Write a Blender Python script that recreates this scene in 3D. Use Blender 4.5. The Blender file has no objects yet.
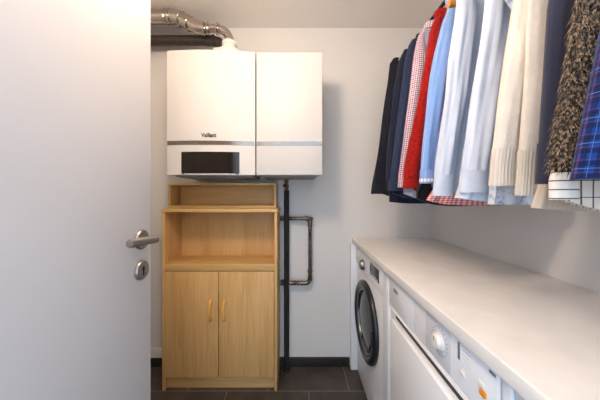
import bpy, bmesh, math, random
from mathutils import Vector, Matrix
random.seed(7)
SC = bpy.context.scene
COL = SC.collection
PI = math.pi

# ------------------------------------------------------------------ camera, world, lights, exposure
F = 245.0                       # focal length in pixels of the 600 px wide frame
EYE = 1.255                     # camera height
HY = 195.0                      # horizon row
cd = bpy.data.cameras.new('camera'); cam = bpy.data.objects.new('camera', cd); COL.objects.link(cam)
cam.location = (0, 0, EYE); cam.rotation_euler = (PI/2, 0, 0)
cd.sensor_width = 36; cd.lens = F/600*36; cd.shift_y = -(200-HY)/600; cd.clip_start = 0.02
SC.camera = cam

w = bpy.data.worlds.new('World'); SC.world = w; w.use_nodes = True
bg = w.node_tree.nodes['Background']
bg.inputs['Color'].default_value = (0.66, 0.83, 1.0, 1); bg.inputs['Strength'].default_value = 2.75

LAMP = (-0.30, 0.55)            # ceiling lamp position
LAMP_Z, LAMP_R, LAMP_POWER = 2.12, .11, 30      # glowing glass globe, built with the lamp below

SC.view_settings.view_transform = 'Standard'; SC.view_settings.look = 'None'
SC.view_settings.gamma = 1; SC.view_settings.use_curve_mapping = False
SC.view_settings.exposure = 0.2

# ------------------------------------------------------------------ materials
def lin(c):
    return tuple(((v/255)/12.92 if v/255 <= .04045 else ((v/255+.055)/1.055)**2.4) for v in c)
def rgba(c): return lin(c) + (1,)

class NT:
    def __init__(s, name, rough=.5, metal=0, spec=.5):
        s.m = bpy.data.materials.new(name); s.m.use_nodes = True
        s.t = s.m.node_tree; s.b = s.t.nodes['Principled BSDF']
        s.b.inputs['Roughness'].default_value = rough; s.b.inputs['Metallic'].default_value = metal
        s.b.inputs['Specular IOR Level'].default_value = spec
    def n(s, typ, **kw):
        nd = s.t.nodes.new(typ)
        for k, v in kw.items(): setattr(nd, k, v)
        return nd
    def l(s, a, b): s.t.links.new(a, b)
    def val(s, op, a, b=None):
        nd = s.n('ShaderNodeMath', operation=op)
        for i, q in enumerate((a, b)):
            if q is None: continue
            if isinstance(q, (int, float)): nd.inputs[i].default_value = q
            else: s.l(q, nd.inputs[i])
        return nd.outputs[0]
    def mix(s, f, a, b, blend='MIX'):
        nd = s.n('ShaderNodeMix', data_type='RGBA', blend_type=blend)
        for i, q in ((0, f), (6, a), (7, b)):
            if isinstance(q, (int, float)): nd.inputs[i].default_value = q
            elif isinstance(q, tuple): nd.inputs[i].default_value = q
            else: s.l(q, nd.inputs[i])
        return nd.outputs[2]
    def coord(s, which='Object', scale=(1, 1, 1)):
        tc = s.n('ShaderNodeTexCoord'); mp = s.n('ShaderNodeMapping'); mp.inputs['Scale'].default_value = scale
        s.l(tc.outputs[which], mp.inputs['Vector']); return mp.outputs[0]
    def noise(s, vec, scale, detail=3, rough=.5):
        nd = s.n('ShaderNodeTexNoise'); nd.inputs['Scale'].default_value = scale
        nd.inputs['Detail'].default_value = detail; nd.inputs['Roughness'].default_value = rough
        s.l(vec, nd.inputs['Vector']); return nd.outputs['Fac']
    def ramp(s, f, stops):
        nd = s.n('ShaderNodeValToRGB'); e = nd.color_ramp.elements
        e[0].position, e[0].color = stops[0][0], rgba(stops[0][1]); e[1].position, e[1].color = stops[-1][0], rgba(stops[-1][1])
        for p, c in stops[1:-1]:
            q = e.new(p); q.color = rgba(c)
        s.l(f, nd.inputs[0]); return nd.outputs[0]
    def bump(s, h, strength=.3, dist=.002):
        nd = s.n('ShaderNodeBump'); nd.inputs['Strength'].default_value = strength; nd.inputs['Distance'].default_value = dist
        s.l(h, nd.inputs['Height']); s.l(nd.outputs[0], s.b.inputs['Normal'])
    def base(s, c):
        if isinstance(c, tuple): s.b.inputs['Base Color'].default_value = c
        else: s.l(c, s.b.inputs['Base Color'])
    def stripe(s, x, period, width, off=0):      # 1 inside a band of the given width, repeating
        a = s.val('MODULO', s.val('ADD', x, 50*period+off), period)
        return s.val('LESS_THAN', a, width)

def plain(name, c, rough=.5, metal=0, var=.03, nscale=9, bump=0, spec=.5):
    q = NT(name, rough, metal, spec); v = q.coord()
    f = q.noise(v, nscale)
    d = tuple(max(0, x*(1-var*2)) for x in c); u = tuple(min(255, x*(1+var)) for x in c)
    q.base(q.ramp(f, [(.3, d), (.7, u)]))
    if bump: q.bump(q.noise(v, nscale*25, 4), bump, .001)
    return q.m
def paint(name, c, rough=.85):
    q = NT(name, rough, 0, .25); v = q.coord()
    q.base(q.ramp(q.noise(v, 2.5, 4), [(.3, tuple(x*.985 for x in c)), (.7, c)]))
    q.bump(q.noise(v, 160, 3), .08, .002); return q.m
def wood(name, a, b, c, axis='z', rough=.45):
    q = NT(name, rough, 0, .4)
    sc = {'z': (130, 130, 3.5), 'x': (3.5, 130, 130), 'y': (130, 3.5, 130)}[axis]
    v = q.coord('Object', sc)
    f = q.noise(v, 1.6, 5, .62)
    sc2 = {'z': (9, 9, .8), 'x': (.8, 9, 9), 'y': (9, .8, 9)}[axis]
    g = q.noise(q.coord('Object', sc2), 1.3, 3)
    h = q.val('ADD', q.val('MULTIPLY', f, .6), q.val('MULTIPLY', g, .4))
    q.base(q.ramp(h, [(.34, a), (.5, b), (.64, c)])); q.bump(f, .12, .001)
    return q.m
def brushed(name, c, rough=.32):
    q = NT(name, rough, 1); v = q.coord('Object', (4, 4, 90))
    q.base(q.ramp(q.noise(v, 6, 3), [(.3, tuple(x*.85 for x in c)), (.7, c)])); return q.m

M = {}
M['wall'] = paint('wall_paint', (222, 220, 219))
M['ceiling'] = paint('ceiling_paint', (236, 232, 228))
M['white_trim'] = paint('trim_paint', (225, 222, 216), .5)
M['door'] = plain('door_lacquer', (205, 203, 206), .38, var=.006, nscale=3, bump=.03)
M['steel'] = brushed('satin_steel', (168, 160, 155), .4)
M['dark_hole'] = plain('keyhole_dark', (22, 20, 20), .7)
M['oak_v'] = wood('oak_upright', (190, 145, 90), (210, 166, 107), (222, 181, 123), 'z')
M['oak_h'] = wood('oak_across', (190, 145, 90), (210, 166, 107), (222, 181, 123), 'x')
M['oak_edge'] = wood('oak_edge_band', (200, 158, 100), (217, 178, 118), (226, 190, 134), 'x')
M['oak_y'] = wood('oak_shelf', (184, 142, 84), (204, 164, 103), (216, 178, 118), 'x')
M['pull'] = wood('pull_wood', (216, 156, 72), (230, 172, 90), (240, 188, 112), 'z', .25)
M['boiler'] = plain('boiler_enamel', (211, 209, 208), .6, var=.004, nscale=2)
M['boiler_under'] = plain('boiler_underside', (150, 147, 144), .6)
M['chrome_strip'] = brushed('polished_strip', (150, 143, 136), .2)
M['smoked'] = plain('smoked_window', (26, 21, 19), .1, var=.2, nscale=20)
M['black_plastic'] = plain('black_plastic', (28, 28, 30), .45)
M['insulation'] = plain('black_insulation', (26, 25, 27), .8, var=.15, nscale=40, bump=.3)
M['dark_pipe'] = plain('dark_duct', (58, 50, 46), .55, var=.15, nscale=30)
M['pipe_metal'] = plain('old_pipe_metal', (100, 88, 78), .34, .85, var=.3, nscale=35, bump=.2)
M['brass'] = plain('valve_brass', (108, 84, 58), .4, .85, var=.25, nscale=60)
M['flue'] = brushed('flue_metal', (205, 196, 188), .2)
M['white_plastic'] = plain('white_plastic', (232, 228, 222), .4, var=.01)
M['worktop'] = plain('worktop_laminate', (228, 225, 223), .42, var=.012, nscale=14, bump=.02)
M['appliance'] = plain('appliance_enamel', (243, 244, 247), .3, var=.005, nscale=3)
M['appliance_panel'] = plain('appliance_fascia', (236, 237, 242), .4, var=.005, nscale=3)
M['panel_grey'] = plain('fascia_grey', (214, 217, 226), .45, var=.01)
M['filler'] = plain('filler_board', (232, 235, 242), .5, var=.01)
M['door_ring'] = plain('porthole_ring', (32, 33, 38), .28, var=.08, nscale=12)
M['ring_chrome'] = brushed('porthole_inner_ring', (120, 122, 128), .25)
q = NT('porthole_glass', .08, 0, .6); q.base(q.ramp(q.noise(q.coord(), 6), [(.3, (22, 21, 22)), (.7, (38, 35, 34))])); M['port_glass'] = q.m
M['display'] = plain('display_dark', (44, 46, 48), .2, var=.1, nscale=30)
M['orange'] = plain('orange_button', (236, 140, 24), .35, var=.03)
M['print_grey'] = plain('print_grey', (120, 122, 132), .6)
M['rail'] = plain('rail_dark_metal', (52, 46, 42), .4, .6)
M['hanger_wood'] = wood('hanger_wood', (176, 112, 48), (204, 138, 66), (220, 158, 84), 'x', .35)
M['hook'] = plain('hook_steel', (150, 146, 142), .3, .9)
q = NT('lamp_diffuser', .5); q.base(rgba((245, 240, 230))); q.b.inputs['Emission Color'].default_value = (1, .79, .60, 1); q.b.inputs['Emission Strength'].default_value = LAMP_POWER/(4*PI*PI*LAMP_R**2); M['diffuser'] = q.m

# floor tiles
q = NT('floor_tiles', .42, 0, .4)
tc = q.n('ShaderNodeTexCoord'); mp = q.n('ShaderNodeMapping'); mp.inputs['Location'].default_value = (-0.053+.78, -1.566+.26*8, 0)
q.l(tc.outputs['Object'], mp.inputs['Vector'])
sx = q.n('ShaderNodeSeparateXYZ'); q.l(mp.outputs[0], sx.inputs[0])
row = q.val('FLOOR', q.val('DIVIDE', sx.outputs[1], .26))
odd = q.val('MULTIPLY', q.val('MODULO', q.val('ADD', row, 100), 2.0), .26)
gx = q.stripe(q.val('ADD', sx.outputs[0], odd), .52, .005)
gy = q.stripe(sx.outputs[1], .26, .005)
g = q.val('MAXIMUM', gx, gy)
v = q.coord()
tile = q.ramp(q.noise(v, 7, 6, .65), [(.3, (58, 51, 48)), (.5, (70, 62, 58)), (.72, (86, 77, 71))])
q.base(q.mix(g, tile, rgba((128, 118, 108)))); q.bump(q.val('SUBTRACT', q.val('MULTIPLY', q.noise(v, 60, 4), .35), g), .35, .002)
M['floor'] = q.m
M['skirting'] = plain('skirting_tile', (42, 38, 38), .45, var=.1, nscale=15)

# ---- cloth: UV in metres (u around, v up)
def cloth(name, c, pattern=None, rough=.9, weave=700, var=.06, bump=.25, nscale=10):
    q = NT(name, rough, 0, .15)
    tc = q.n('ShaderNodeTexCoord'); s_ = q.n('ShaderNodeSeparateXYZ'); q.l(tc.outputs['UV'], s_.inputs[0])
    U, V = s_.outputs[0], s_.outputs[1]
    v = q.coord()
    f = q.noise(v, nscale, 4)
    col = q.ramp(f, [(.3, tuple(x*(1-var) for x in c)), (.7, tuple(min(255, x*(1+var*.5)) for x in c))])
    if pattern: col = pattern(q, U, V, col)
    q.base(col)
    h = q.val('ADD', q.noise(v, weave, 2), q.val('MULTIPLY', q.noise(v, 22, 3), 1.2))
    q.bump(h, bump, .003)
    q.b.inputs['Sheen Weight'].default_value = .15
    return q.m
def p_check(lines):            # lines: (axis, period, width, offset, colour, strength)
    def f(q, U, V, col):
        for ax, per, wd, off, c, st in lines:
            k = q.val('MULTIPLY', q.stripe(U if ax == 'u' else V, per, wd, off), st)
            col = q.mix(k, col, rgba(c))
        return col
    return f
def p_mottle(c2, scale=60, lo=.45, hi=.6):
    def f(q, U, V, col):
        k = q.noise(q.coord(), scale, 4, .6)
        mr = q.n('ShaderNodeMapRange'); mr.inputs[1].default_value = lo; mr.inputs[2].default_value = hi; q.l(k, mr.inputs[0])
        return q.mix(mr.outputs[0], col, rgba(c2))
    return f
def p_knit(dark, rib=.0, per=.006):
    def f(q, U, V, col):
        a = q.val('SINE', q.val('MULTIPLY', U, 2*PI/per)); b = q.val('SINE', q.val('MULTIPLY', V, 2*PI/.007))
        k = q.val('MULTIPLY', q.val('ADD', q.val('MULTIPLY', q.val('MULTIPLY', a, b), .5), .5), .22)
        return q.mix(k, col, rgba(dark))
    return f
def p_rib(dark, per=.011):
    def f(q, U, V, col):
        a = q.val('ADD', q.val('MULTIPLY', q.val('SINE', q.val('MULTIPLY', U, 2*PI/per)), .5), .5)
        return q.mix(q.val('MULTIPLY', a, .3), col, rgba(dark))
    return f
C = {}
C['black'] = cloth('cloth_black', (30, 31, 42)); C['jet'] = cloth('cloth_jet', (20, 20, 24))
C['navy'] = cloth('cloth_navy', (34, 40, 60)); C['navy_hem'] = cloth('cloth_deep_navy', (26, 32, 54))
C['denim'] = cloth('cloth_denim', (46, 56, 82), p_mottle((38, 46, 70), 120))
C['plaid'] = cloth('cloth_plaid', (228, 218, 226), p_check([('u', .02, .004, 0, (180, 50, 66), .65), ('u', .02, .004, .010, (60, 66, 120), .7),
                   ('v', .02, .004, 0, (180, 50, 66), .65), ('v', .02, .004, .010, (60, 66, 120), .7)]))
C['bluecheck'] = cloth('cloth_bluecheck', (178, 186, 212), p_check([('u', .01, .003, 0, (120, 130, 176), .6), ('v', .01, .003, 0, (150, 110, 140), .5)]))
C['red'] = cloth('cloth_red', (164, 24, 17), p_mottle((134, 18, 14), 90), bump=.4)
C['blue'] = cloth('cloth_blue', (116, 154, 216), p_check([('u', .003, .0012, 0, (156, 186, 232), .6), ('u', .045, .002, .01, (224, 200, 214), .7)]))
C['cuffwhite'] = cloth('cloth_cuff_lining', (238, 238, 240), p_check([('u', .012, .003, 0, (110, 120, 160), .7)]))
C['gingham'] = cloth('cloth_gingham', (232, 206, 206), p_check([('u', .008, .004, 0, (176, 36, 48), .65), ('v', .008, .004, 0, (176, 36, 48), .65)]))
C['paleblue'] = cloth('cloth_paleblue', (199, 207, 222), p_check([('u', .006, .002, 0, (190, 204, 232), .55)]))
C['paleblue_shaded'] = cloth('cloth_paleblue_shaded', (172, 185, 206), p_check([('u', .006, .002, 0, (172, 186, 212), .5)]))  # striped shirt's torso: shade of the recessed body put into the cloth colour
C['white'] = cloth('cloth_white', (202, 209, 224), p_check([('u', .012, .0015, 0, (206, 214, 238), .4)]))
C['floral'] = cloth('cloth_floral', (196, 206, 220), p_mottle((130, 150, 182), 70, .48, .66))
C['cream'] = cloth('cloth_cream', (224, 214, 205), p_knit((206, 192, 174)), bump=.7, weave=350)
C['cream_rib'] = cloth('cloth_cream_rib', (224, 214, 205), p_rib((186, 164, 138)), bump=.5)
C['oat'] = cloth('cloth_oat', (214, 205, 196), p_knit((190, 172, 150)), bump=.7, weave=350)
C['oat_rib'] = cloth('cloth_oat_rib', (214, 205, 190), p_rib((170, 158, 142)), bump=.5)
C['slate'] = cloth('cloth_slate', (48, 50, 68), var=.04)
C['lilac'] = cloth('cloth_lilac', (206, 214, 236))
C['brown'] = cloth('cloth_brown', (92, 68, 46), p_mottle((40, 32, 28), 70), bump=.8)
C['strand'] = cloth('cloth_strand', (148, 126, 104), p_mottle((40, 34, 31), 190, .42, .54), bump=.2)
C['windowpane'] = cloth('cloth_windowpane', (236, 232, 228), p_check([('v', .0155, .0021, .0077, (44, 46, 62), .9)]))
C['windowpane2'] = cloth('cloth_windowpane_body', (226, 218, 210), p_check([('u', .013, .002, .004, (44, 46, 62), .9), ('v', .03, .0016, .01, (44, 46, 62), .9)]))
C['sheer'] = cloth('cloth_beige', (200, 187, 172), p_rib((170, 156, 140), .008))
C['tartan'] = cloth('cloth_tartan', (14, 58, 128), p_check([('u', .018, .007, 0, (12, 22, 58), .75), ('v', .018, .007, 0, (12, 22, 58), .75),
                    ('u', .036, .0016, .010, (120, 46, 56), .4), ('v', .018, .0014, .010, (120, 46, 56), .35),
                    ('u', .018, .0008, .004, (110, 150, 200), .35), ('v', .036, .0009, .004, (130, 160, 200), .4)]))

# ------------------------------------------------------------------ mesh helpers
def bx(bm, x0, x1, y0, y1, z0, z1, bev=0, seg=2):
    r = bmesh.ops.create_cube(bm, size=1)
    vs = r['verts']
    bmesh.ops.scale(bm, vec=(abs(x1-x0), abs(y1-y0), abs(z1-z0)), verts=vs)
    bmesh.ops.translate(bm, vec=((x0+x1)/2, (y0+y1)/2, (z0+z1)/2), verts=vs)
    if bev:
        es = list({e for v in vs for e in v.link_edges})
        bmesh.ops.bevel(bm, geom=es, offset=bev, segments=seg, profile=.5, affect='EDGES')
    return bm
def ring_basis(t):
    t = t.normalized(); up = Vector((0, 0, 1)) if abs(t.z) < .9 else Vector((0, 1, 0))
    a = t.cross(up).normalized(); b = a.cross(t).normalized(); return a, b
def tube(bm, pts, r, n=16, cap=True):
    pts = [Vector(p) for p in pts]; rs = r if isinstance(r, (list, tuple)) else [r]*len(pts)
    rings = []; a = None
    for i, p in enumerate(pts):
        t = (pts[min(i+1, len(pts)-1)]-pts[max(i-1, 0)]).normalized()
        if a is None: a, b = ring_basis(t)
        else:
            a = (a - t*a.dot(t)).normalized(); b = a.cross(t).normalized()
        rings.append([bm.verts.new(p + (a*math.cos(2*PI*k/n)+b*math.sin(2*PI*k/n))*rs[i]) for k in range(n)])
    for i in range(len(rings)-1):
        for k in range(n):
            bm.faces.new((rings[i][k], rings[i][(k+1) % n], rings[i+1][(k+1) % n], rings[i+1][k]))
    if cap:
        bm.faces.new(rings[0][::-1]); bm.faces.new(rings[-1])
    return bm
def arc(c, a0, a1, r, ax, ay, n=8):     # points on an arc about c in the plane of ax, ay
    c, ax, ay = Vector(c), Vector(ax), Vector(ay)
    return [c + (ax*math.cos(a0+(a1-a0)*i/n) + ay*math.sin(a0+(a1-a0)*i/n))*r for i in range(n+1)]
def lathe(bm, c, axis, prof, n=40):     # prof: (distance along axis, radius)
    c, t = Vector(c), Vector(axis).normalized(); a, b = ring_basis(t); prev = None
    first = None
    for h, r in prof:
        if r < 1e-5: cur = [bm.verts.new(c+t*h)]
        else: cur = [bm.verts.new(c+t*h+(a*math.cos(2*PI*k/n)+b*math.sin(2*PI*k/n))*r) for k in range(n)]
        if prev is not None:
            for k in range(n):
                k2 = (k+1) % n
                if len(prev) == 1 and len(cur) == 1: break
                if len(prev) == 1: bm.faces.new((prev[0], cur[k2], cur[k]))
                elif len(cur) == 1: bm.faces.new((prev[k], prev[k2], cur[0]))
                else: bm.faces.new((prev[k], prev[k2], cur[k2], cur[k]))
        else: first = cur
        prev = cur
    for e in (first, prev):
        if len(e) > 1:
            try: bm.faces.new(e)
            except ValueError: pass
    return bm
def prism_y(bm, xz, y0, y1):            # closed outline in x,z pushed along y
    a = [bm.verts.new((x, y0, z)) for x, z in xz]; b = [bm.verts.new((x, y1, z)) for x, z in xz]; n = len(xz)
    for k in range(n): bm.faces.new((a[k], a[(k+1) % n], b[(k+1) % n], b[k]))
    bm.faces.new(a[::-1]); bm.faces.new(b); return bm
def prism_z(bm, xy, z0, z1):
    a = [bm.verts.new((x, y, z0)) for x, y in xy]; b = [bm.verts.new((x, y, z1)) for x, y in xy]; n = len(xy)
    for k in range(n): bm.faces.new((a[k], a[(k+1) % n], b[(k+1) % n], b[k]))
    bm.faces.new(a[::-1]); bm.faces.new(b); return bm
def NB(): return bmesh.new()

def root_of(o):
    while o.parent: o = o.parent
    return o
def obj(name, bm, mat, parent=None, ang=35, base=None, label=None):
    """one mesh object; a child keeps world-built coordinates relative to its thing's base"""
    bmesh.ops.recalc_face_normals(bm, faces=bm.faces[:])
    off = Vector(root_of(parent).location) if parent else Vector(base or (0, 0, 0))
    bmesh.ops.translate(bm, vec=-off, verts=bm.verts[:])
    me = bpy.data.meshes.new(name); bm.to_mesh(me); bm.free()
    me.materials.append(mat)
    for p in me.polygons: p.use_smooth = True
    me.set_sharp_from_angle(angle=math.radians(ang))
    o = bpy.data.objects.new(name, me); COL.objects.link(o)
    if parent: o.parent = parent
    else: o.location = off
    if label: o['label'] = label
    return o
def thing(name, label, cat, loc, group=None):
    o = bpy.data.objects.new(name, None); COL.objects.link(o); o.location = loc; o.empty_display_size = .05
    o['label'] = label; o['category'] = cat
    if group: o['group'] = group
    return o
def tag(o, label, cat, group=None):
    o['label'] = label; o['category'] = cat
    if group: o['group'] = group
    return o
def struct(name, bm, mat, label=None):
    o = obj(name, bm, mat); o['kind'] = 'structure'; o['label'] = label or name.replace('_', ' '); o['category'] = name.split('_')[0]; return o
def text_mesh(name, body, size, mat, parent, origin, rx, scale_x=1.0):
    """raised lettering; rx = rotation matrix from text plane to world"""
    cu = bpy.data.curves.new(name, 'FONT'); cu.body = body; cu.size = size; cu.extrude = .0006; cu.align_x = 'CENTER'; cu.align_y = 'CENTER'; cu.offset = size*.03
    t = bpy.data.objects.new('tmp', cu); COL.objects.link(t)
    dg = bpy.context.evaluated_depsgraph_get(); me = bpy.data.meshes.new_from_object(t.evaluated_get(dg))
    bpy.data.objects.remove(t); bpy.data.curves.remove(cu)
    bm = NB(); bm.from_mesh(me); bpy.data.meshes.remove(me)
    bmesh.ops.transform(bm, matrix=Matrix.Translation(origin) @ rx.to_4x4() @ Matrix.Diagonal((scale_x, 1, 1, 1)), verts=bm.verts[:])
    return obj(name, bm, mat, parent)
def at(px, py, d): return Vector(((px-300)*d/F, d, EYE+(HY-py)*d/F))     # a place d metres in front of the camera

# ------------------------------------------------------------------ the room
BACK, RIGHT, LEFT, FRONT, CEIL = 1.80, 0.968, -1.32, -0.14, 2.482
struct('floor', bx(NB(), LEFT-.1, RIGHT+.1, -1.6, BACK+.1, -.06, 0), M['floor'], 'dark brown stone tile floor')
struct('ceiling', bx(NB(), LEFT-.1, RIGHT+.1, FRONT-.1, BACK+.1, CEIL, CEIL+.08), M['ceiling'], 'plain pale ceiling')
struct('wall_back', bx(NB(), LEFT-.1, RIGHT+.1, BACK, BACK+.1, 0, CEIL), M['wall'], 'white painted back wall')
struct('wall_right', bx(NB(), RIGHT, RIGHT+.1, FRONT-.1, BACK, 0, CEIL), M['wall'], 'white painted right wall behind the clothes')
struct('wall_left', bx(NB(), LEFT-.1, LEFT, FRONT-.1, BACK, 0, CEIL), M['wall'], 'white painted left wall')
DX0, DX1, DTOP = -0.475, 0.40, 2.065
b = NB(); bx(b, LEFT, DX0-.03, FRONT-.1, FRONT, 0, CEIL); bx(b, DX1+.03, RIGHT, FRONT-.1, FRONT, 0, CEIL); bx(b, DX0-.03, DX1+.03, FRONT-.1, FRONT, DTOP+.03, CEIL)
struct('wall_front', b, M['wall'], 'white wall around the doorway')
b = NB(); bx(b, DX0-.03, DX0, FRONT-.11, FRONT+.01, 0, DTOP+.03, .003); bx(b, DX1, DX1+.03, FRONT-.11, FRONT+.01, 0, DTOP+.03, .003); bx(b, DX0, DX1, FRONT-.11, FRONT+.01, DTOP, DTOP+.03, .003)
struct('trim_1', b, M['white_trim'], 'white door frame')
b = NB(); bx(b, LEFT, .362, BACK-.011, BACK, 0, .067, .002)
struct('baseboard_back', b, M['skirting'], 'dark tile skirting along the back wall')
b = NB(); bx(b, LEFT, LEFT+.011, FRONT, BACK-.011, 0, .067, .002)
struct('baseboard_left', b, M['skirting'], 'dark tile skirting along the left wall')
b = NB(); bx(b, LEFT, -.99, BACK-.016, BACK, .067, .135, .004)
struct('trim_2', b, M['white_trim'], 'white strip above the skirting left of the wooden cabinet')

# ------------------------------------------------------------------ open door
dx = -.435
d_ = thing('door', 'open white flush door with satin steel lever handle at the left', 'door', (dx-.02, -.13, 0)); d_['kind'] = 'structure'; d_.name = 'door_1'
obj('leaf', bx(NB(), dx-.04, dx, -.13, .715, .008, 2.055, .0025), M['door'], d_)
hz, hy = 1.134, .668
h = obj('handle_rose', lathe(NB(), (dx, hy, hz), (1, 0, 0), [(0, .0262), (.006, .0262), (.0085, .0245), (.0085, 0)]), M['steel'], d_)
b = NB()
tube(b, [(dx+.006, hy, hz), (dx+.042, hy, hz)], .0085)
tube(b, [(dx+.041, hy+.003, hz), (dx+.041, hy+.001, hz), (dx+.041, hy-.100, hz+.008), (dx+.041, hy-.1025, hz+.008)], [.0085, .0100, .0100, .0085], 24)
obj('lever', b, M['steel'], h)
kz = 1.0505
k_ = obj('keyhole_rose', lathe(NB(), (dx, hy, kz), (1, 0, 0), [(0, .0262), (.006, .0262), (.0085, .0245), (.0085, 0)]), M['steel'], d_)
b = NB(); lathe(b, (dx+.0083, hy, kz+.005), (1, 0, 0), [(0, .0055), (.0008, .0055), (.0008, 0)], 20); bx(b, dx+.0083, dx+.0091, hy-.003, hy+.003, kz-.014, kz+.005)
obj('keyhole', b, M['dark_hole'], k_)

# ------------------------------------------------------------------ wooden cabinet
cx0, cx1, cf, cb = -.882, -.147, 1.566, 1.787
ct = 1.255-(209.5-195)/F*cf           # top of the lower cabinet
cab = thing('storage_cabinet', 'tall light oak cabinet with open shelf above two doors, against the back wall', 'cabinet', ((cx0+cx1)/2, (cf+cb)/2, 0))
tw = .017
for x in (cx0, cx1-tw): obj('side_panel', bx(NB(), x, x+tw, cf, cb, 0, ct-tw, .001), M['oak_v'], cab)
obj('top_panel', bx(NB(), cx0-.003, cx1+.003, cf-.006, cb, ct-tw, ct+.004, .0015), M['oak_edge'], cab)
sz0 = 1.255-(271-195)/F*cf; sz1 = 1.255-(264-195)/F*cf
obj('shelf', bx(NB(), cx0+tw, cx1-tw, cf-.001, cb-.004, sz0, sz1, .001), M['oak_y'], cab)
obj('bottom_panel', bx(NB(), cx0+tw, cx1-tw, cf+.02, cb-.004, .085, .101, .001), M['oak_y'], cab)
obj('back_panel', bx(NB(), cx0+.003, cx1-.003, cb, cb+.004, .05, ct-.002), M['oak_v'], cab)
obj('plinth', bx(NB(), cx0+tw, cx1-tw, cf+.03, cf+.046, 0, .085, .001), M['oak_h'], cab)
dz0, dz1 = 1.255-(377-195)/F*cf, sz0-.0045
xm = at(218.6, 0, cf).x
for i, (a, c_) in enumerate(((cx0+tw+.003, xm-.002), (xm+.002, cx1-tw-.003))):
    dr = obj('door', bx(NB(), a, c_, cf-.002, cf+.014, dz0, dz1, .001), M['oak_v'], cab)
    px = 211.0 if i == 0 else 224.6
    hx = at(px, 0, cf).x; z0, z1 = at(0, 319.5, cf).z, at(0, 300.5, cf).z
    b = NB(); yy = cf-.002
    n = 14
    tube(b, [(hx, yy-.002-.030*math.sin(PI*min(1, max(0, t/n)))**.6, z0+(z1-z0)*t/n) for t in range(n+1)], [.0105-.0022*math.sin(PI*t/n) for t in range(n+1)], 12)
    for z in (z0, z1): lathe(b, (hx, yy, z), (0, -1, 0), [(0, .009), (.008, .0085), (.012, .006), (.012, 0)], 16)
    obj('pull_handle', b, M['pull'], dr)
    for z in (dz0+.09, dz1-.09):
        b = NB(); bx(b, (a if i == 0 else c_-.012), (a+.012 if i == 0 else c_), cf+.014, cf+.03, z-.02, z+.02)
        obj('hinge', b, M['steel'], dr)

hf = 1.648
hx0, hx1 = at(168, 0, hf).x, at(276.3, 0, hf).x
hz0, hz1 = ct+.0045, at(0, 182.8, hf).z
hut = thing('shelf_box', 'open oak box shelf standing on top of the oak cabinet under the boiler', 'shelf', ((hx0+hx1)/2, (hf+cb)/2, hz0))
for x in (hx0, hx1-tw): obj('side_panel', bx(NB(), x, x+tw, hf, cb, hz0+tw, hz1-tw, .001), M['oak_v'], hut)
obj('top_panel', bx(NB(), hx0, hx1, hf, cb, hz1-tw, hz1, .001), M['oak_edge'], hut)
obj('bottom_panel', bx(NB(), hx0, hx1, hf, cb, hz0, hz0+tw, .001), M['oak_edge'], hut)
obj('back_panel', bx(NB(), hx0+.003, hx1-.003, cb, cb+.004, hz0, hz1-.002), M['oak_h'], hut)

# ------------------------------------------------------------------ boiler and storage unit on the wall
bz0, bz1 = at(0, 175, 1.43).z, at(0, 52.3, 1.43).z
bl, br_ = at(167, 0, 1.418).x, at(255.2, 0, 1.43).x
boil = thing('wall_boiler', 'white wall hung gas boiler with bowed front and dark control window', 'boiler', ((bl+br_)/2, BACK, bz0))
def bowed(off, z0, z1, x0=bl, x1=br_, yb=1.47, n=20, only_front=0):
    xs = [x0+(x1-x0)*i/n for i in range(n+1)]
    def fy(x):
        t = (x-bl)/(br_-bl)
        return 1.418+.012*t-.022*math.sin(PI*t)**.8*(1-.25*t)-off
    fr = [(x, fy(x)) for x in xs]
    bk = [(x, fy(x)+only_front) for x in xs[::-1]] if only_front else [(x1, yb), (x0, yb)]
    return prism_z(NB(), fr+bk, z0, z1), fy
bm_, fy = bowed(0, bz0, bz1)
obj('front_cover', bm_, M['boiler'], boil)
b = NB(); bx(b, bl+.002, br_-.002, 1.4705, BACK-.001, bz0+.012, bz1-.004, .003)
obj('housing', b, M['boiler'], boil)
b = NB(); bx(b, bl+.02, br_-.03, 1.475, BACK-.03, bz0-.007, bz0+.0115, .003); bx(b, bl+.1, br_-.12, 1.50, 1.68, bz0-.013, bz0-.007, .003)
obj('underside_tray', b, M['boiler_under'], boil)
s0, s1 = at(0, 145.2, 1.42).z, at(0, 141.2, 1.42).z
bm2, _ = bowed(.002, s0, s1, bl+.003, br_-.004, only_front=.0018)
obj('chrome_strip', bm2, M['chrome_strip'], boil, label='polished metal strip')
wx0, wx1 = at(181.3, 0, 1.405).x, at(239, 0, 1.405).x; wz0, wz1 = at(0, 173.2, 1.40).z, at(0, 151.6, 1.40).z
bm3, _ = bowed(.003, wz0, wz1, wx0, wx1, only_front=.0028)
wn = obj('control_window', bm3, M['smoked'], boil, label='dark smoked control window')
for xx in (wx0+.012, wx1-.012):
    b = NB(); bx(b, xx-.006, xx+.006, fy(xx)-.007, fy(xx)-.003, wz0-.004, wz0+.004, .001)
    obj('window_catch', b, M['black_plastic'], wn)
RB = Matrix(((1, 0, 0), (0, 0, -1), (0, 1, 0)))           # text standing upright, facing the camera
tx = at(208.3, 135, 1.398)
text_mesh('brand_lettering', 'Vaillant', .033, M['black_plastic'], boil, Vector((tx.x, fy(tx.x)-.0008, tx.z)), RB, .88)
# white flue socket on the boiler top
ax_ = at(229.5, 0, 1.6).x
b = NB()
lathe(b, (ax_, 1.6, bz1-.004), (0, 0, 1), [(0, .075), (.10, .075), (.112, .06), (.115, .042), (.140, .042), (.143, .047), (.164, .047), (.167, .038), (.167, 0)], 32)
bx(b, ax_-.10, ax_-.03, 1.57, 1.63, bz1-.004, bz1+.118, .01)
obj('flue_socket', b, M['white_plastic'], boil)

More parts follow.
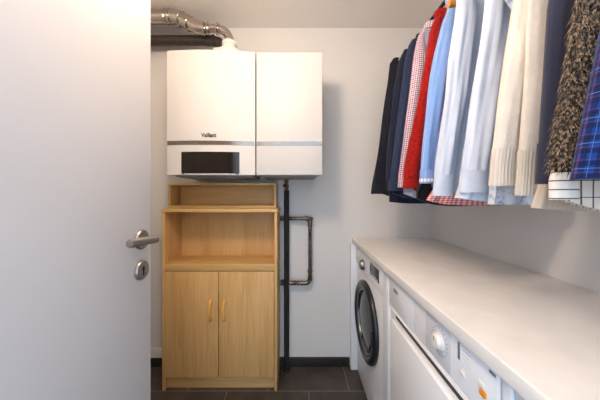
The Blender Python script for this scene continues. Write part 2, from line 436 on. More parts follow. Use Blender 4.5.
ux0, ux1 = at(256.3, 0, 1.43).x, at(322.4, 0, 1.43).x
unit = thing('hot_water_unit', 'plain white wall unit with metal strip beside the boiler on its right', 'water heater', ((ux0+ux1)/2, BACK, bz0))
obj('front_cover', bx(NB(), ux0, ux1, 1.43, 1.47, bz0, bz1, .004), M['boiler'], unit)
obj('housing', bx(NB(), ux0+.002, ux1-.002, 1.4705, BACK-.001, bz0+.012, bz1-.003, .003), M['boiler'], unit)
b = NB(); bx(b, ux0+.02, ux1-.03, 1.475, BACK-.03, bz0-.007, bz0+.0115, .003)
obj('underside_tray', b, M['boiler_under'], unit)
obj('chrome_strip', bx(NB(), ux0+.004, ux1-.004, 1.4282, 1.4299, s0, s1), M['chrome_strip'], unit, label='polished metal strip')

# ------------------------------------------------------------------ flue and ducts
fd = 1.60
fl = thing('flue_pipe', 'silver metal flue pipe bending down from ceiling into the boiler top', 'pipe', (-.9, fd, 2.2))
P = lambda x, y: at(x, y, fd)
zt = P(0, 17).z
a = Vector((LEFT+.001, fd, zt)); e1 = Vector((P(176, 17).x, fd, zt)); e2 = P(183, 20); e3 = P(198, 27.2); e4 = P(206, 28.5); e5 = P(217, 28.8); e6 = P(225, 31.5); e7 = P(229.3, 38)
def smooth(pts, n=6):
    out = []
    for i in range(len(pts)-1):
        p0, p1, p2, p3 = pts[max(i-1, 0)], pts[i], pts[i+1], pts[min(i+2, len(pts)-1)]
        for k in range(n):
            t = k/n
            out.append(.5*((2*p1)+(p2-p0)*t+(2*p0-5*p1+4*p2-p3)*t*t+(3*p1-p0-3*p2+p3)*t*t*t))
    return out+[pts[-1]]
obj('straight_pipe', tube(NB(), [a, P(167, 17)], .044, 28), M['flue'], fl)
obj('bend', tube(NB(), smooth([P(166.5, 17), P(176, 17.3), e2, P(190, 24.0)], 6), .045, 28), M['flue'], fl)
obj('offset_pipe', tube(NB(), smooth([P(189, 23.4), P(198, 27.6), P(205, 29.2)], 5), [.041-.0005*i for i in range(11)], 28), M['flue'], fl)
obj('bend', tube(NB(), smooth([P(204, 28.9), e5, e6, e7, Vector((ax_, fd, bz1+.160))], 7), .026, 28), M['flue'], fl)
def collar(p, q_, r, w_=.012, nm='clamp_ring'):
    p, q_ = Vector(p), Vector(q_); t = (q_-p).normalized()
    b = NB(); lathe(b, p-t*w_/2, t, [(0, r-.003), (0, r), (.002, r+.003), (w_*.5, r+.001), (w_-.002, r+.003), (w_, r), (w_, r-.003)], 28)
    return obj(nm, b, M['flue'], fl)
collar(P(167, 17), P(175, 17), .0455); collar(P(171, 17), P(179, 17), .0455, .008); collar(P(182, 19.6), P(186, 21.8), .0455); collar(P(190, 24), P(194, 26), .043); collar(P(204.5, 29), P(208, 29), .038); collar(P(208.5, 28.8), P(213, 28.7), .036, .008); collar(P(218, 29), P(222, 30), .0345, .01)
b = NB(); lathe(b, Vector((ax_, fd, bz1+.168)), (0, 0, 1), [(0, .027), (0, .031), (.012, .031), (.012, .027)], 28); obj('clamp_ring', b, M['flue'], fl)

dk = thing('air_duct', 'dark round duct running below the silver flue pipe', 'duct', (-.9, 1.70, 2.25))
zd = at(0, 40.6, 1.70).z
xe = at(217, 0, 1.70).x
obj('pipe', tube(NB(), [(LEFT+.001, 1.70, zd), (xe-.03, 1.70, zd)], .033, 24), M['dark_pipe'], dk)
b = NB(); lathe(b, (xe-.075, 1.70, zd), (1, 0, 0), [(0, .033), (0, .0355), (.045, .0355), (.05, .038), (.06, .038), (.062, .034)] , 28)
obj('coupling', b, M['dark_pipe'], dk)
obj('elbow', tube(NB(), smooth([Vector((xe-.03, 1.70, zd)), Vector((xe+.0, 1.70, zd-.008)), Vector((xe+.022, 1.70, zd-.035)), Vector((xe+.024, 1.70, bz1-.003))], 6), .031, 24), M['dark_pipe'], dk)

# ------------------------------------------------------------------ pipes under the water unit
pd = 1.752
vx = at(286.6, 0, pd).x
bp = thing('insulated_pipe', 'vertical black insulated pipe with brass valve, from water unit to floor', 'pipe', (vx, pd, 0))
obj('insulation', tube(NB(), [(vx, pd, .0), (vx, pd, at(0, 190.5, pd).z)], .0185, 24), M['insulation'], bp)
b = NB(); zt0, zt1 = at(0, 190.5, pd).z, bz0-.0102
lathe(b, (vx, pd, zt0), (0, 0, 1), [(0, .008), (.004, .011), (.022, .012), (.024, .016), (.040, .016), (.044, .010), (.055, .010), (.06, .015), (.075, .015), (.08, .008), (zt1-zt0, .008)], 16)
lathe(b, (vx, pd, zt0+.033), (-.5, -1, 0), [(0, .008), (.022, .008), (.022, .012), (.03, .012), (.03, 0)], 14)
obj('valve', b, M['brass'], bp, label='brass valve')
lathe_b = NB(); lathe(lathe_b, (vx, pd, 0.0), (0, 0, 1), [(0, .026), (.008, .026), (.012, .02), (.012, .0186)], 24); obj('floor_collar', lathe_b, M['insulation'], bp)
vx2 = at(281.8, 0, 1.77).x
lp = thing('pipe_loop', 'narrow metal pipe loop with threaded elbows right of the black pipe', 'pipe', (at(300, 0, pd).x, pd, at(0, 283, pd).z))
ya, yb2 = at(0, 218.5, pd).z, at(0, 283, pd).z
xr = at(310, 0, pd).x; rr = .013
obj('upper_pipe', tube(NB(), [(vx+.019, pd, ya), (xr-.022, pd, ya)], rr, 18), M['pipe_metal'], lp)
obj('upright_pipe', tube(NB(), [(xr, pd, ya-.02), (xr, pd, yb2+.04)], rr*.95, 18), M['pipe_metal'], lp)
b = NB(); tube(b, [(xr-.034, pd, ya), (xr-.03, pd, ya)]+[(xr-.02, pd, ya), (xr-.006, pd, ya-.002), (xr-.001, pd, ya-.010), (xr, pd, ya-.026), (xr, pd, ya-.036)], .017, 18)
lathe(b, (xr-.004, pd, ya), (1, 0, 0), [(0, .012), (.018, .012), (.018, .009), (.026, .009), (.026, 0)], 16)
obj('elbow', b, M['pipe_metal'], lp)
b = NB(); tube(b, [(xr, pd, yb2+.05)]+arc((xr-.032, pd, yb2+.032), 0, -PI/2, .032, (1, 0, 0), (0, 0, 1), 8)+[(xr-.06, pd, yb2)], .016, 18)
obj('elbow', b, M['pipe_metal'], lp)
b = NB(); tube(b, [(vx+.019, pd, yb2), (xr-.055, pd, yb2)], rr, 18)
for k in range(4): lathe(b, (vx+.032+k*.022, pd, yb2), (1, 0, 0), [(0, .0135), (.002, .0175), (.012, .0175), (.014, .0135)], 18)
obj('lower_pipe', b, M['pipe_metal'], lp)
for z in (ya-.06, yb2+.075):
    b = NB(); lathe(b, (xr, pd, z), (0, 0, 1), [(0, .0125), (0, .017), (.018, .017), (.018, .0125)], 6)
    obj('union_nut', b, M['brass'], lp)
for z in (ya, yb2):
    b = NB(); bx(b, vx-.045, vx-.019, pd-.008, pd+.03, z-.016, z+.016, .003)
    obj('wall_clip', b, M['black_plastic'], bp)
tag(obj('drain_wire', tube(NB(), smooth([Vector((xr+.012, BACK-.004, ya-.05)), Vector((xr+.02, BACK-.004, ya-.25)), Vector((xr+.026, BACK-.004, ya-.32)), Vector((xr+.012, BACK-.004, yb2+.06))], 6), .0022, 8), M['panel_grey'], base=(xr, BACK, yb2)), 'thin grey cable on the wall right of the pipe loop', 'cable')

# ------------------------------------------------------------------ worktop and boards
WT = .94; wxf = .383
b = NB(); bx(b, wxf, RIGHT-.001, FRONT+.002, BACK-.001, WT-.036, WT, .004, 3)
tag(obj('worktop', b, M['worktop'], base=(.67, .85, WT-.036)), 'long pale laminate worktop over the washing machine and dryer', 'worktop')
b = NB(); bx(b, .366, RIGHT-.02, 1.758, BACK-.013, 0, WT-.037, .001)
tag(obj('support_board', b, M['filler'], base=(.66, 1.777, 0)), 'white upright board under the worktop at the back wall', 'panel')
mxf = .408
b = NB(); bx(b, mxf-.006, RIGHT-.05, 1.118, 1.182, 0, WT-.037, .001)
tag(obj('filler_panel', b, M['filler'], base=(.66, 1.14, 0)), 'white filler board between washing machine and dryer', 'panel')
b = NB(); bx(b, mxf-.002, RIGHT-.05, .472, .492, 0, WT-.037, .001)
tag(obj('filler_panel', b, M['filler'], base=(.66, .48, 0)), 'white filler board at the near side of the dryer', 'panel')
b = NB(); bx(b, mxf+.002, RIGHT-.05, .12, .468, 0.0, WT-.037, .002)
tag(obj('end_panel', b, M['filler'], base=(.66, .3, 0)), 'pale panel under the worktop nearest the camera, beside the dryer', 'panel')

# ------------------------------------------------------------------ washing machine
TOPM = .896
wm = thing('washing_machine', 'white front loading washing machine with black porthole at the far end', 'washing machine', (.68, 1.47, 0))
wy0, wy1 = 1.188, 1.748
obj('body', bx(NB(), mxf, RIGHT-.06, wy0, wy1, .012, TOPM, .006, 3), M['appliance'], wm)
obj('control_panel', bx(NB(), mxf-.006, mxf-.0003, wy0+.004, wy1-.004, .765, TOPM-.006, .0025), M['appliance'], wm)
dw = obj('detergent_drawer', bx(NB(), mxf-.0095, mxf-.0062, 1.63, wy1-.012, .785, TOPM-.014, .0015), M['white_plastic'], wm)
obj('drawer_grip', bx(NB(), mxf-.013, mxf-.0097, 1.655, 1.715, .835, .868, .0015), M['appliance'], dw)
kn = obj('program_knob', lathe(NB(), (mxf-.0062, 1.555, .812), (-1, 0, 0), [(0, .036), (.004, .036), (.006, .031), (.020, .028), (.023, .025), (.023, 0)], 36), M['steel'], wm)
obj('knob_pointer', bx(NB(), mxf-.0305, mxf-.0292, 1.5535, 1.5565, .816, .836), M['print_grey'], kn)
ds = obj('display', bx(NB(), mxf-.0078, mxf-.0062, 1.245, 1.405, .803, .871, .0006), M['display'], wm, label='dark display panel')
b = NB()
for k in range(4): bx(b, mxf-.0098, mxf-.008, 1.262+k*.036, 1.282+k*.036, .808, .814, .0006)
obj('button', b, M['white_plastic'], ds)
pc = (mxf, 1.492, .494)
ring = obj('porthole_ring', lathe(NB(), (mxf-.0003, pc[1], pc[2]), (-1, 0, 0), [(0, .218), (0, .231), (.010, .233), (.020, .229), (.027, .219), (.030, .207), (.028, .196), (.022, .188), (.014, .185), (0, .185)], 72), M['door_ring'], wm, label='black porthole door ring')
obj('inner_ring', lathe(NB(), (mxf-.001, pc[1], pc[2]), (-1, 0, 0), [(0, .184), (.018, .184), (.020, .181), (.016, .172), (.0, .166)], 64), M['ring_chrome'], ring)
obj('porthole_glass', lathe(NB(), (mxf-.0008, pc[1], pc[2]), (-1, 0, 0), [(0, .165), (.006, .162), (.014, .135), (.022, .085), (.025, .035), (.0255, 0)], 56), M['port_glass'], ring)
obj('door_catch', bx(NB(), mxf-.036, mxf-.027, pc[1]-.217, pc[1]-.192, pc[2]-.035, pc[2]+.035, .003), M['black_plastic'], ring)
obj('kick_flap', bx(NB(), mxf-.004, mxf-.0003, wy0+.02, wy0+.16, .05, .15, .0015), M['appliance'], wm)
for y in (wy0+.05, wy1-.05):
    for x in (mxf+.05, RIGHT-.12):
        b = NB(); lathe(b, (x, y, 0), (0, 0, 1), [(0, .018), (.006, .02), (.012, .012), (.0125, 0)], 16); obj('foot', b, M['black_plastic'], wm)

# ------------------------------------------------------------------ dryer
dm = thing('tumble_dryer', 'white dryer with round knob and orange button, in front of the washing machine', 'dryer', (.68, .8, 0))
ey0, ey1 = .496, 1.113
DT = .730
obj('body', bx(NB(), mxf+.004, RIGHT-.06, ey0, ey1, .012, TOPM, .005, 3), M['appliance'], dm)
fas = obj('control_panel', bx(NB(), mxf-.004, mxf+.0037, ey0+.002, ey1-.002, DT+.035, TOPM-.004, .0025), M['appliance_panel'], dm)
b = NB(); prism_y(b, [(mxf-.006, DT+.022), (mxf-.0055, DT+.028), (mxf-.003, DT+.034), (mxf+.0036, DT+.034), (mxf+.0036, DT+.020), (mxf-.0045, DT+.020)], ey0+.002, ey1-.002)
obj('lower_lip', b, M['appliance'], dm)
b = NB(); bx(b, mxf-.024, mxf+.0036, ey0+.012, ey1-.072, .06, DT, .005, 3)
obj('door', b, M['appliance'], dm)
b = NB(); bx(b, mxf, mxf+.0036, ey0+.012, ey1-.072, DT+.001, DT+.0195)
obj('grip_recess', b, M['black_plastic'], dm, label='dark grip slot above the door')
obj('kick_strip', bx(NB(), mxf, mxf+.0036, ey0+.004, ey1-.004, .015, .056, .001), M['appliance'], dm)
obj('filter_flap', bx(NB(), mxf-.0052, mxf-.0042, .87, 1.06, DT+.04, .885, .0004), M['appliance_panel'], fas)
RM = Matrix(((0, 0, -1), (-1, 0, 0), (0, 1, 0)))           # lettering on a face that looks towards the room (-x)
text_mesh('brand_lettering', 'Miele', .021, M['print_grey'], fas, Vector((mxf-.0056, 1.03, .849)), RM, .95)
obj('knob_plate', bx(NB(), mxf-.0052, mxf-.0042, .655, .785, DT+.04, .884, .0004), M['panel_grey'], fas)
ky_, kz_ = .708, .833
kb = obj('timer_knob', lathe(NB(), (mxf-.0054, ky_, kz_), (-1, 0, 0), [(0, .0245), (.003, .0245), (.005, .021), (.013, .0195), (.016, .017), (.016, 0)], 36), M['white_plastic'], fas)
obj('knob_pointer', bx(NB(), mxf-.0222, mxf-.0215, ky_-.0012, ky_+.0012, kz_+.002, kz_+.015), M['print_grey'], kb)
b = NB()
for k in range(20):
    t = 2*PI*k/20
    y, z = ky_+.038*math.cos(t), kz_+.038*math.sin(t); bx(b, mxf-.0058, mxf-.0053, y-.003, y+.003, z-.0008, z+.0008)
obj('dial_marks', b, M['print_grey'], fas)
obj('display_bar', bx(NB(), mxf-.0056, mxf-.0042, .618, .626, .838, .882, .0004), M['print_grey'], fas)
b = NB()
for k in range(6): bx(b, mxf-.0050, mxf-.0042, .580, .610, .880-k*.010, .8815-k*.010)
obj('program_lines', b, M['panel_grey'], fas)
for (y, z, m, nm, hw) in ((.605, .813, 'white_plastic', 'start_button', .007), (.541, .835, 'white_plastic', 'door_button', .009), (.538, .819, 'orange', 'power_button', .009)):
    o = obj(nm, bx(NB(), mxf-.0095, mxf-.0042, y-hw, y+hw, z-.0065, z+.0065, .002), M[m], fas)
    if m == 'orange': o['label'] = 'orange power button'
obj('dark_latch', bx(NB(), mxf-.0055, mxf-.0042, .505, .522, .878, .884, .0004), M['print_grey'], fas)
for y in (ey0+.05, ey1-.05):
    for x in (mxf+.05, RIGHT-.12):
        b = NB(); lathe(b, (x, y, 0), (0, 0, 1), [(0, .018), (.006, .02), (.012, .012), (.0125, 0)], 16); obj('foot', b, M['black_plastic'], dm)

# ------------------------------------------------------------------ ceiling lamp (out of the frame)
lm = thing('ceiling_lamp', 'round white glass globe lamp hanging from ceiling near the door', 'lamp', (LAMP[0], LAMP[1], CEIL))
obj('lamp_base', lathe(NB(), (LAMP[0], LAMP[1], CEIL-.0005), (0, 0, -1), [(0, .06), (.018, .06), (.024, .05), (.05, .008), (CEIL-LAMP_Z-LAMP_R-.05, .006), (CEIL-LAMP_Z-LAMP_R-.045, .025), (CEIL-LAMP_Z-LAMP_R+.004, .03), (CEIL-LAMP_Z-LAMP_R+.004, 0)], 40), M['white_plastic'], lm)
obj('lamp_globe', lathe(NB(), (LAMP[0], LAMP[1], LAMP_Z), (0, 0, -1), [(-LAMP_R*math.cos(PI*k/16), LAMP_R*math.sin(PI*k/16) if 0 < k < 16 else 0) for k in range(17)], 32), M['diffuser'], lm)

# ------------------------------------------------------------------ clothes rail
RX, RZ = .668, 2.145
rl = thing('clothes_rail', 'dark metal clothes rail running from the back wall above the worktop', 'rail', (RX, BACK, RZ))
obj('rod', tube(NB(), [(RX, FRONT+.001, RZ), (RX, BACK-.001, RZ)], .009, 20), M['rail'], rl)
for y, s in ((BACK-.0005, -1), (FRONT+.0005, 1)):
    obj('end_flange', lathe(NB(), (RX, y, RZ), (0, s, 0), [(0, .019), (.006, .019), (.008, .014), (.018, .0125), (.018, .0092)], 24), M['rail'], rl)

# ------------------------------------------------------------------ clothes
def interp(tab, z):
    if z >= tab[0][0]: return tab[0][1]
    for (z0, x0), (z1, x1) in zip(tab, tab[1:]):
        if z <= z0 and z >= z1: return x0+(x1-x0)*(z0-z)/(z0-z1)
    return tab[-1][1]
def loft(rings, closed_top=False, thick=None):
    """rings of points (closed loops) -> bmesh with UVs in metres"""
    bm = NB(); n = len(rings[0]); uvl = bm.loops.layers.uv.new('UVMap')
    vs = [[bm.verts.new(p) for p in r] for r in rings]
    us = []
    for r in rings:
        u = [0.0]
        for k in range(n): u.append(u[-1]+(Vector(r[(k+1) % n])-Vector(r[k])).length)
        us.append(u)
    um = us[len(us)//2]
    for i in range(len(rings)-1):
        for k in range(n):
            k2 = (k+1) % n
            f = bm.faces.new((vs[i][k], vs[i][k2], vs[i+1][k2], vs[i+1][k]))
            vv = ((um[k], rings[i][k][2]), (um[k+1], rings[i][k2][2]), (um[k+1], rings[i+1][k2][2]), (um[k], rings[i+1][k][2]))
            for lp_, uv in zip(f.loops, vv): lp_[uvl].uv = uv
    for i, e in ((0, vs[0][::-1]), (-1, vs[-1])):
        if closed_top or i == -1:
            f = bm.faces.new(e)
            for lp_ in f.loops: lp_[uvl].uv = (lp_.vert.co.x, lp_.vert.co.z)
    return bm
GENERIC = [(2.085, .600), (2.05, .580), (2.00, .563), (1.92, .547), (1.80, .530)]
GROUP = 'clothes hanging on the rail'
def smoothstep(t): t = max(0, min(1, t)); return t*t*(3-2*t)

def garment(name, hlabel, label, cat, d, edge, cuff_y, hem_y, sm, bm_m, cuff=None, cuff_h=.06, sw=.075, th=.020, collar=None, hem_curve=.03, folds=1.0, seed=0,
            hem_in=.045, rib=None, hanger=True, sleeve=True, shaggy=False, hem_part=None, zt_off=0, sd=.0, sleeve_front=.010, cuff_trim=None):
    """edge: outer line of the left sleeve, as sight points (px,py) at distance d; hem_y, cuff_y: rows of hem and cuff"""
    rnd = random.Random(seed*31+5)
    tab = []
    for px, py in edge:
        p = at(px, py, d); tab.append((p.z, p.x))
    tab.sort(reverse=True)
    tab = [g for g in GENERIC if g[0] > tab[0][0]+.04] + tab
    hz_, cz = at(0, hem_y, d).z, at(0, cuff_y, d).z
    root = thing(name, label, cat, (RX, d, RZ), GROUP)
    kys = .72 if d < .56 else 1.0
    ph = [rnd.uniform(0, 6.28) for _ in range(8)]
    zt = 2.078+zt_off
    # ---- torso: a flattened tube, narrow at the neck, wide at the shoulders, folds growing towards the hem
    N = 64; rings = []; zs = [zt, zt-.006, zt-.02, zt-.04, zt-.07, zt-.11]+[zt-.15-(zt-.15-hz_)*i/18 for i in range(19)]
    if not sleeve: hem_in_ = 0
    for z in zs:
        t = (zt-z)/(zt-hz_)
        half = RX-interp(tab, z)
        ins = hem_in*smoothstep((zt-.04-z)/.2) if sleeve else 0
        half = max(.055, half-ins)
        if z > zt-.03: half = .062+(.03-(z-(zt-.03)))*.55
        ty = th*(.75+.25*smoothstep(t*3))*(1.0 if z < zt-.02 else 1.15)
        r = []
        for k in range(N):
            a = 2*PI*k/N; c, s = math.cos(a), math.sin(a)
            x = RX+half*math.copysign(abs(c)**.72, c)
            fold = folds*(.0052*math.sin(5*a+ph[0]+z*2)+.0038*math.sin(9*a+ph[1]-z*3)+.0022*math.sin(15*a+ph[2]))*smoothstep(t*1.3)
            y = d+ty*math.copysign(abs(s)**.8, s)+fold
            zz = z
            if hem_curve and t > .8:
                zz = z + hem_curve*(abs(c)**2.2)*smoothstep((t-.8)/.2)
            r.append((x, y, zz))
        rings.append(r)
    bod = obj('body', loft(rings), bm_m, root, 60)
    if hem_part:
        hr = []
        for z in (hz_+.055, hz_+.03, hz_-.004):
            half = RX-interp(tab, z)-(hem_in if sleeve else 0)+.002
            hr.append([(RX+half*math.copysign(abs(math.cos(2*PI*k/96))**.72, math.cos(2*PI*k/96)), d+(th+.003)*math.copysign(abs(math.sin(2*PI*k/96))**.8, math.sin(2*PI*k/96))+.0012*math.sin(2*PI*k/96*32), z) for k in range(96)])
        obj('hem_band', loft(hr), hem_part, root, 60)
    # ---- sleeves
    for side in ((-1, 1) if sleeve else ()):
        z1 = cz+(cuff_h if cuff else 0)
        zsh = zt-.010
        rings = []; n2 = 40; K = 24
        def cen(z):
            t = (zsh-z)/(zsh-cz)
            wv = sw*(.38+.84*smoothstep(t*4)) if t < .25 else sw*(1.22-.22*smoothstep((t-.25)/.75))
            xl = interp(tab, z)
            return t, wv, xl
        def pt(z, a, wv, xl, extra, ky, gather=0):
            c, s = math.cos(a), math.sin(a)
            x = xl+wv/2-wv/2*c*(1+extra*.5)
            y = d-sleeve_front*kys*smoothstep((zsh-z)/.2)+ky*kys*s*(1+extra)+sd*((zsh-z)/(zsh-cz))
            if side == 1: x = 2*RX-x
            return (x, y, z)
        for i in range(K+1):
            z = zsh-(zsh-z1)*i/K; t, wv, xl = cen(z)
            ky = (.014+.010*smoothstep(t*4))*(1-.1*t)
            if cuff and not rib and t > .9: ky *= .97
            r = []
            for k in range(n2):
                a = 2*PI*k/n2
                e = folds*(.10*math.sin(3*a+ph[3]+z*7)+.07*math.sin(6*a+ph[4]-z*9)+.05*math.sin(11*a+ph[5]+z*5))*smoothstep(t*2)
                if cuff and not rib: e += .05*math.sin(14*a)*smoothstep((t-.8)/.2)
                r.append(pt(z, a, wv, xl, e, ky))
            rings.append(r)
        s_o = obj('sleeve', loft(rings, True), sm, root, 60)
        if cuff:
            cr = []; steps = 7
            for i in range(steps+1):
                f = i/steps; z = z1+.004-(z1+.004-cz)*f; t, wv, xl = cen(z)
                nn = 120 if rib else n2
                r = []
                for k in range(nn):
                    a = 2*PI*k/nn
                    e = (.035*math.sin(30*a)+.05*math.sin(3*a+ph[6])) if rib else .04*math.sin(3*a+ph[6])
                    e += .06 if not rib else (-.02 if 0 < i < steps-1 else .03)
                    ky = .0225
                    r.append(pt(z, a, wv*1.03, xl-.001, e, ky))
                cr.append(r)
            obj('cuff', loft(cr), cuff, s_o, 60)
            if cuff_trim:
                tr = []
                for z in (cz+.018, cz+.006):
                    t, wv, xl = cen(z)
                    tr.append([pt(z, 2*PI*k/n2, wv*1.05, xl-.0018, .04*math.sin(3*2*PI*k/n2+ph[6])+.07, .0232) for k in range(n2)])
                obj('cuff_trim', loft(tr, True), cuff_trim, s_o, 60, label='white cuff trim')
        if shaggy and side == -1:
            b = NB(); uvl = b.loops.layers.uv.new('UVMap')
            for q_ in range(9000):
                z = rnd.uniform(z1-.004, min(zsh, z1+.55)); a = rnd.uniform(-PI*.75, PI*.75)+PI*0; t, wv, xl = cen(z)
                p = Vector(pt(z, a, wv, xl, 0, .022))
                nrm = Vector((-math.cos(a)*1.0, -.0+math.sin(a), 0)).normalized()
                L = rnd.uniform(.008, .020); wd = rnd.uniform(.0005, .0011)
                side_v = Vector((-nrm.y, nrm.x, 0))
                dirv = (nrm*rnd.uniform(.2, .8)+Vector((0, 0, -1))*rnd.uniform(.5, 1.2)+side_v*rnd.uniform(-.9, .9)).normalized()
                p1 = p+dirv*L*.5+nrm*.001; p2 = p+dirv*L+Vector((0, 0, -.4*L))
                wv_ = dirv.cross(nrm).normalized()*wd
                v4 = [b.verts.new(p-wv_), b.verts.new(p+wv_), b.verts.new(p1+wv_), b.verts.new(p1-wv_), b.verts.new(p2)]
                b.faces.new((v4[0], v4[1], v4[2], v4[3])); b.faces.new((v4[3], v4[2], v4[4]))
            so = obj('shaggy_pile', b, C['strand'], s_o); so['kind'] = 'stuff'
    # ---- collar
    if collar:
        cr = []
        for z, hw, hy in ((zt-.006, .064, th+.004), (zt+.006, .060, th+.006), (zt+.016, .056, th+.008), (zt+.018, .058, th+.010), (zt+.004, .062, th+.011), (zt-.014, .067, th+.011)):
            cr.append([(RX+hw*math.cos(2*PI*k/40), d+hy*math.sin(2*PI*k/40), z) for k in range(40)])
        b = loft(cr)
        obj('collar', b, collar, root, 60)
    # ---- hanger, a thing of its own
    if hanger:
        hg = thing('clothes_hanger', 'wooden hanger with steel hook holding the ' + hlabel, 'hanger', (RX, d, RZ), 'wooden hangers on the rail')
        ex = .042 if hanger is True else hanger[0]; ez = zt-.055 if hanger is True else hanger[1]
        b = NB(); pts = []
        for i in range(-12, 13):
            t = i/12; pts.append(Vector((RX+ex*t, d, zt-.034-(zt-.034-ez)*abs(t)**1.4)))
        tube(b, pts, [.010+.003*abs(i/12) for i in range(-12, 13)], 12)
        obj('hanger_bar', b, M['hanger_wood'], hg)
        r0 = .0125
        hk = [(RX, d, zt-.034), (RX, d, RZ-.038), (RX+.004, d, RZ-.026), (RX+r0, d, RZ-.008)] + [tuple(v) for v in arc((RX, d, RZ-.001), -.3, PI+.2, r0, (1, 0, 0), (0, 0, 1), 12)]
        obj('hook', tube(NB(), smooth([Vector(v) for v in hk], 3), .0021, 8), M['hook'], hg)
    return root

# from the back wall towards the camera
garment('jacket', 'black jacket', 'black jacket hanging farthest along the rail, nearest the back wall', 'jacket', 1.46,
        [(396.5, 55), (390, 62), (387.5, 82), (384.5, 100), (381, 124), (377.5, 150), (373, 178), (370.6, 195)], 194, 198, C['black'], C['black'], C['black'], .05, sw=.095, collar=C['black'], hem_in=.06, seed=1)
garment('sweater', 'dark navy sweater', 'dark navy sweater hanging second from the back wall', 'sweater', 1.375,
        [(404, 50), (399, 60), (394, 85), (392, 100), (390, 124), (387, 150), (385.5, 180)], 190, 203.5, C['navy'], C['navy_hem'], C['navy'], .06, sw=.085, hem_curve=.01, hem_in=.02, rib=True, seed=2)
garment('denim_shirt', 'denim shirt', 'slate blue denim shirt hanging just before the pink checked shirt', 'shirt', 1.285,
        [(416, 34), (409, 44), (404, 62), (399.5, 100), (396, 126), (393, 150), (388.5, 182), (387, 198)], 191, 199, C['denim'], C['navy_hem'], C['denim'], .06, sw=.07, collar=C['denim'], hem_in=.03, seed=3)
garment('checked_shirt', 'pink checked shirt', 'pink and white checked shirt hanging beside the red sweater', 'shirt', 1.20,
        [(424, 27), (417.5, 37), (413, 57), (407.5, 100), (404, 125), (401, 150), (398, 176), (397, 190)], 187.5, 199.5, C['plaid'], C['bluecheck'], C['plaid'], .06, sw=.065, collar=C['plaid'], hem_in=.035, seed=4)
garment('sweater', 'red sweater', 'bright red sweater hanging between checked and light blue shirts', 'sweater', 1.09,
        [(442, 9), (434, 20), (429, 32), (424, 62), (417.5, 100), (411, 130), (406, 152), (403, 172), (401.8, 190)], 188.5, 196, C['red'], C['red'], C['red'], .05, sw=.072, th=.019, hem_in=.05, folds=.6, seed=5, rib=True)
garment('top', 'black top', 'black top with only its lower hem showing under the red sweater', 'top', 1.04,
        [(468, 12), (458, 60), (446, 100), (438, 130), (430, 160), (424, 178), (416, 196), (416, 206)], 185, 206, C['jet'], C['jet'], None, sw=.05, th=.012, sleeve=False, hem_curve=.035, seed=6, zt_off=-.13)
garment('shirt', 'sky blue shirt', 'sky blue shirt with white lined cuff hanging next to red sweater', 'shirt', .985,
        [(448, 9), (441, 25), (434.5, 50), (430, 75), (426.5, 100), (421, 150), (419.5, 172), (418.8, 186)], 183.5, 192, C['blue'], C['blue'], C['blue'], .05, sw=.070, collar=C['blue'], hem_in=.05, folds=1.5, seed=7, cuff_trim=C['cuffwhite'])
garment('gingham_shirt', 'gingham shirt', 'red and white gingham shirt, its hem showing below the white striped shirt', 'shirt', .925,
        [(474, 10), (466, 45), (456, 90), (452, 140), (446, 172), (440, 186), (430, 200), (427, 206)], 185, 205.5, C['gingham'], C['gingham'], None, sw=.05, th=.014, sleeve=False, hem_curve=.02, hanger=(.108, 1.975), seed=8, zt_off=-.06)
garment('shirt', 'white striped shirt', 'white and pale blue striped shirt hanging beside the sky blue shirt', 'shirt', .868,
        [(455.8, 0), (452.5, 25), (447.5, 62), (444, 100), (438.5, 140), (434.5, 170), (431.6, 197)], 196, 197, C['paleblue'], C['paleblue_shaded'], C['paleblue'], .07, sw=.062, collar=C['paleblue'], hem_in=.05, folds=1.4, seed=9)
garment('shirt', 'plain white shirt', 'plain white shirt hanging beside the cream knit sweater', 'shirt', .735,
        [(482.5, 0), (479, 37), (470, 100), (465, 140), (461, 170), (458.5, 193), (454, 204)], 192.5, 202.0, C['white'], C['white'], C['white'], .06, sw=.080, collar=C['white'], hem_in=.01, folds=1.5, seed=10, hem_curve=.012)
garment('blouse', 'grey blue blouse', 'mottled grey blue blouse showing below the cream knit sweater', 'blouse', .655,
        [(522, 20), (512, 80), (502, 140), (493, 180), (490, 205)], 185, 204.5, C['floral'], C['floral'], None, sw=.05, th=.014, sleeve=False, hem_curve=.0, seed=11)
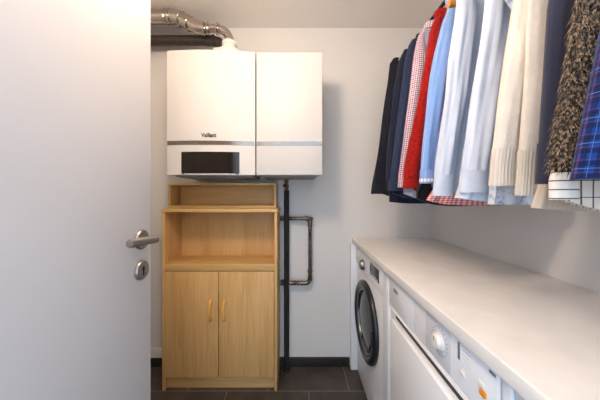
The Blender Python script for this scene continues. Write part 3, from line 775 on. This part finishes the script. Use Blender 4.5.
garment('sweater', 'cream sweater', 'cream knit sweater with ribbed cuffs hanging in the middle of the rail', 'sweater', .60,
        [(512, 0), (505, 45), (496.5, 100), (491.5, 140), (488.5, 165), (487.2, 187)], 186, 190, C['cream'], C['cream'], C['cream_rib'], .085, sw=.066, hem_in=.045, folds=.7, rib=True, seed=12, th=.017)
garment('cardigan', 'oatmeal cardigan', 'oatmeal knit cardigan with ribbed hem hanging right of cream sweater', 'cardigan', .548,
        [(526, 0), (523.5, 60), (521, 100), (517, 150), (514, 196)], 195.5, 197, C['oat'], C['oat'], C['oat_rib'], .095, sw=.065, hem_in=.04, folds=.5, rib=True, seed=13, th=.013)
garment('blouse', 'beige blouse', 'beige blouse with curved hem peeking out below the navy sleeve', 'blouse', .513,
        [(552, 20), (547, 80), (544, 140), (540, 185), (536, 204), (531, 213)], 185, 211.5, C['sheer'], C['sheer'], None, sw=.05, th=.009, sleeve=False, hem_curve=.008, seed=14, folds=.5)
garment('jacket', 'slate navy jacket', 'plain slate navy jacket hanging between oatmeal cardigan and shaggy brown sweater', 'jacket', .48,
        [(546, 0), (543, 50), (539.5, 100), (537, 140), (535.5, 165), (534.4, 187)], 184, 186, C['slate'], C['slate'], C['slate'], .075, sw=.046, collar=C['slate'], hem_in=.02, folds=.4, seed=15, th=.011)
garment('windowpane_shirt', 'dark striped shirt', 'white shirt with thin dark stripes on the cuff, under shaggy brown sleeve', 'shirt', .44,
        [(584, 0), (577, 60), (568, 120), (555, 155), (547.4, 176), (547.6, 201)], 199.5, 215, C['windowpane'], C['windowpane2'], None, sw=.042, hem_in=.012, folds=.3, seed=16, th=.010, hem_curve=.035)
garment('shaggy_sweater', 'shaggy sweater', 'shaggy brown and grey flecked sweater near the right end of the rail', 'sweater', .402,
        [(578, 0), (569, 50), (561, 100), (555, 130), (551, 165)], 163, 172, C['brown'], C['brown'], None, sw=.050, hem_in=.01, folds=.5, seed=17, th=.009, shaggy=True, hem_curve=0)
garment('tartan_shirt', 'blue tartan shirt', 'bright blue tartan shirt hanging nearest the camera', 'shirt', .36,
        [(601, 20), (594, 52), (584, 100), (576, 140), (568.5, 174), (567.5, 181)], 179, 179.5, C['tartan'], C['tartan'], None, sw=.062, collar=C['tartan'], hem_in=.005, folds=.4, seed=18, th=.010, hem_curve=0)
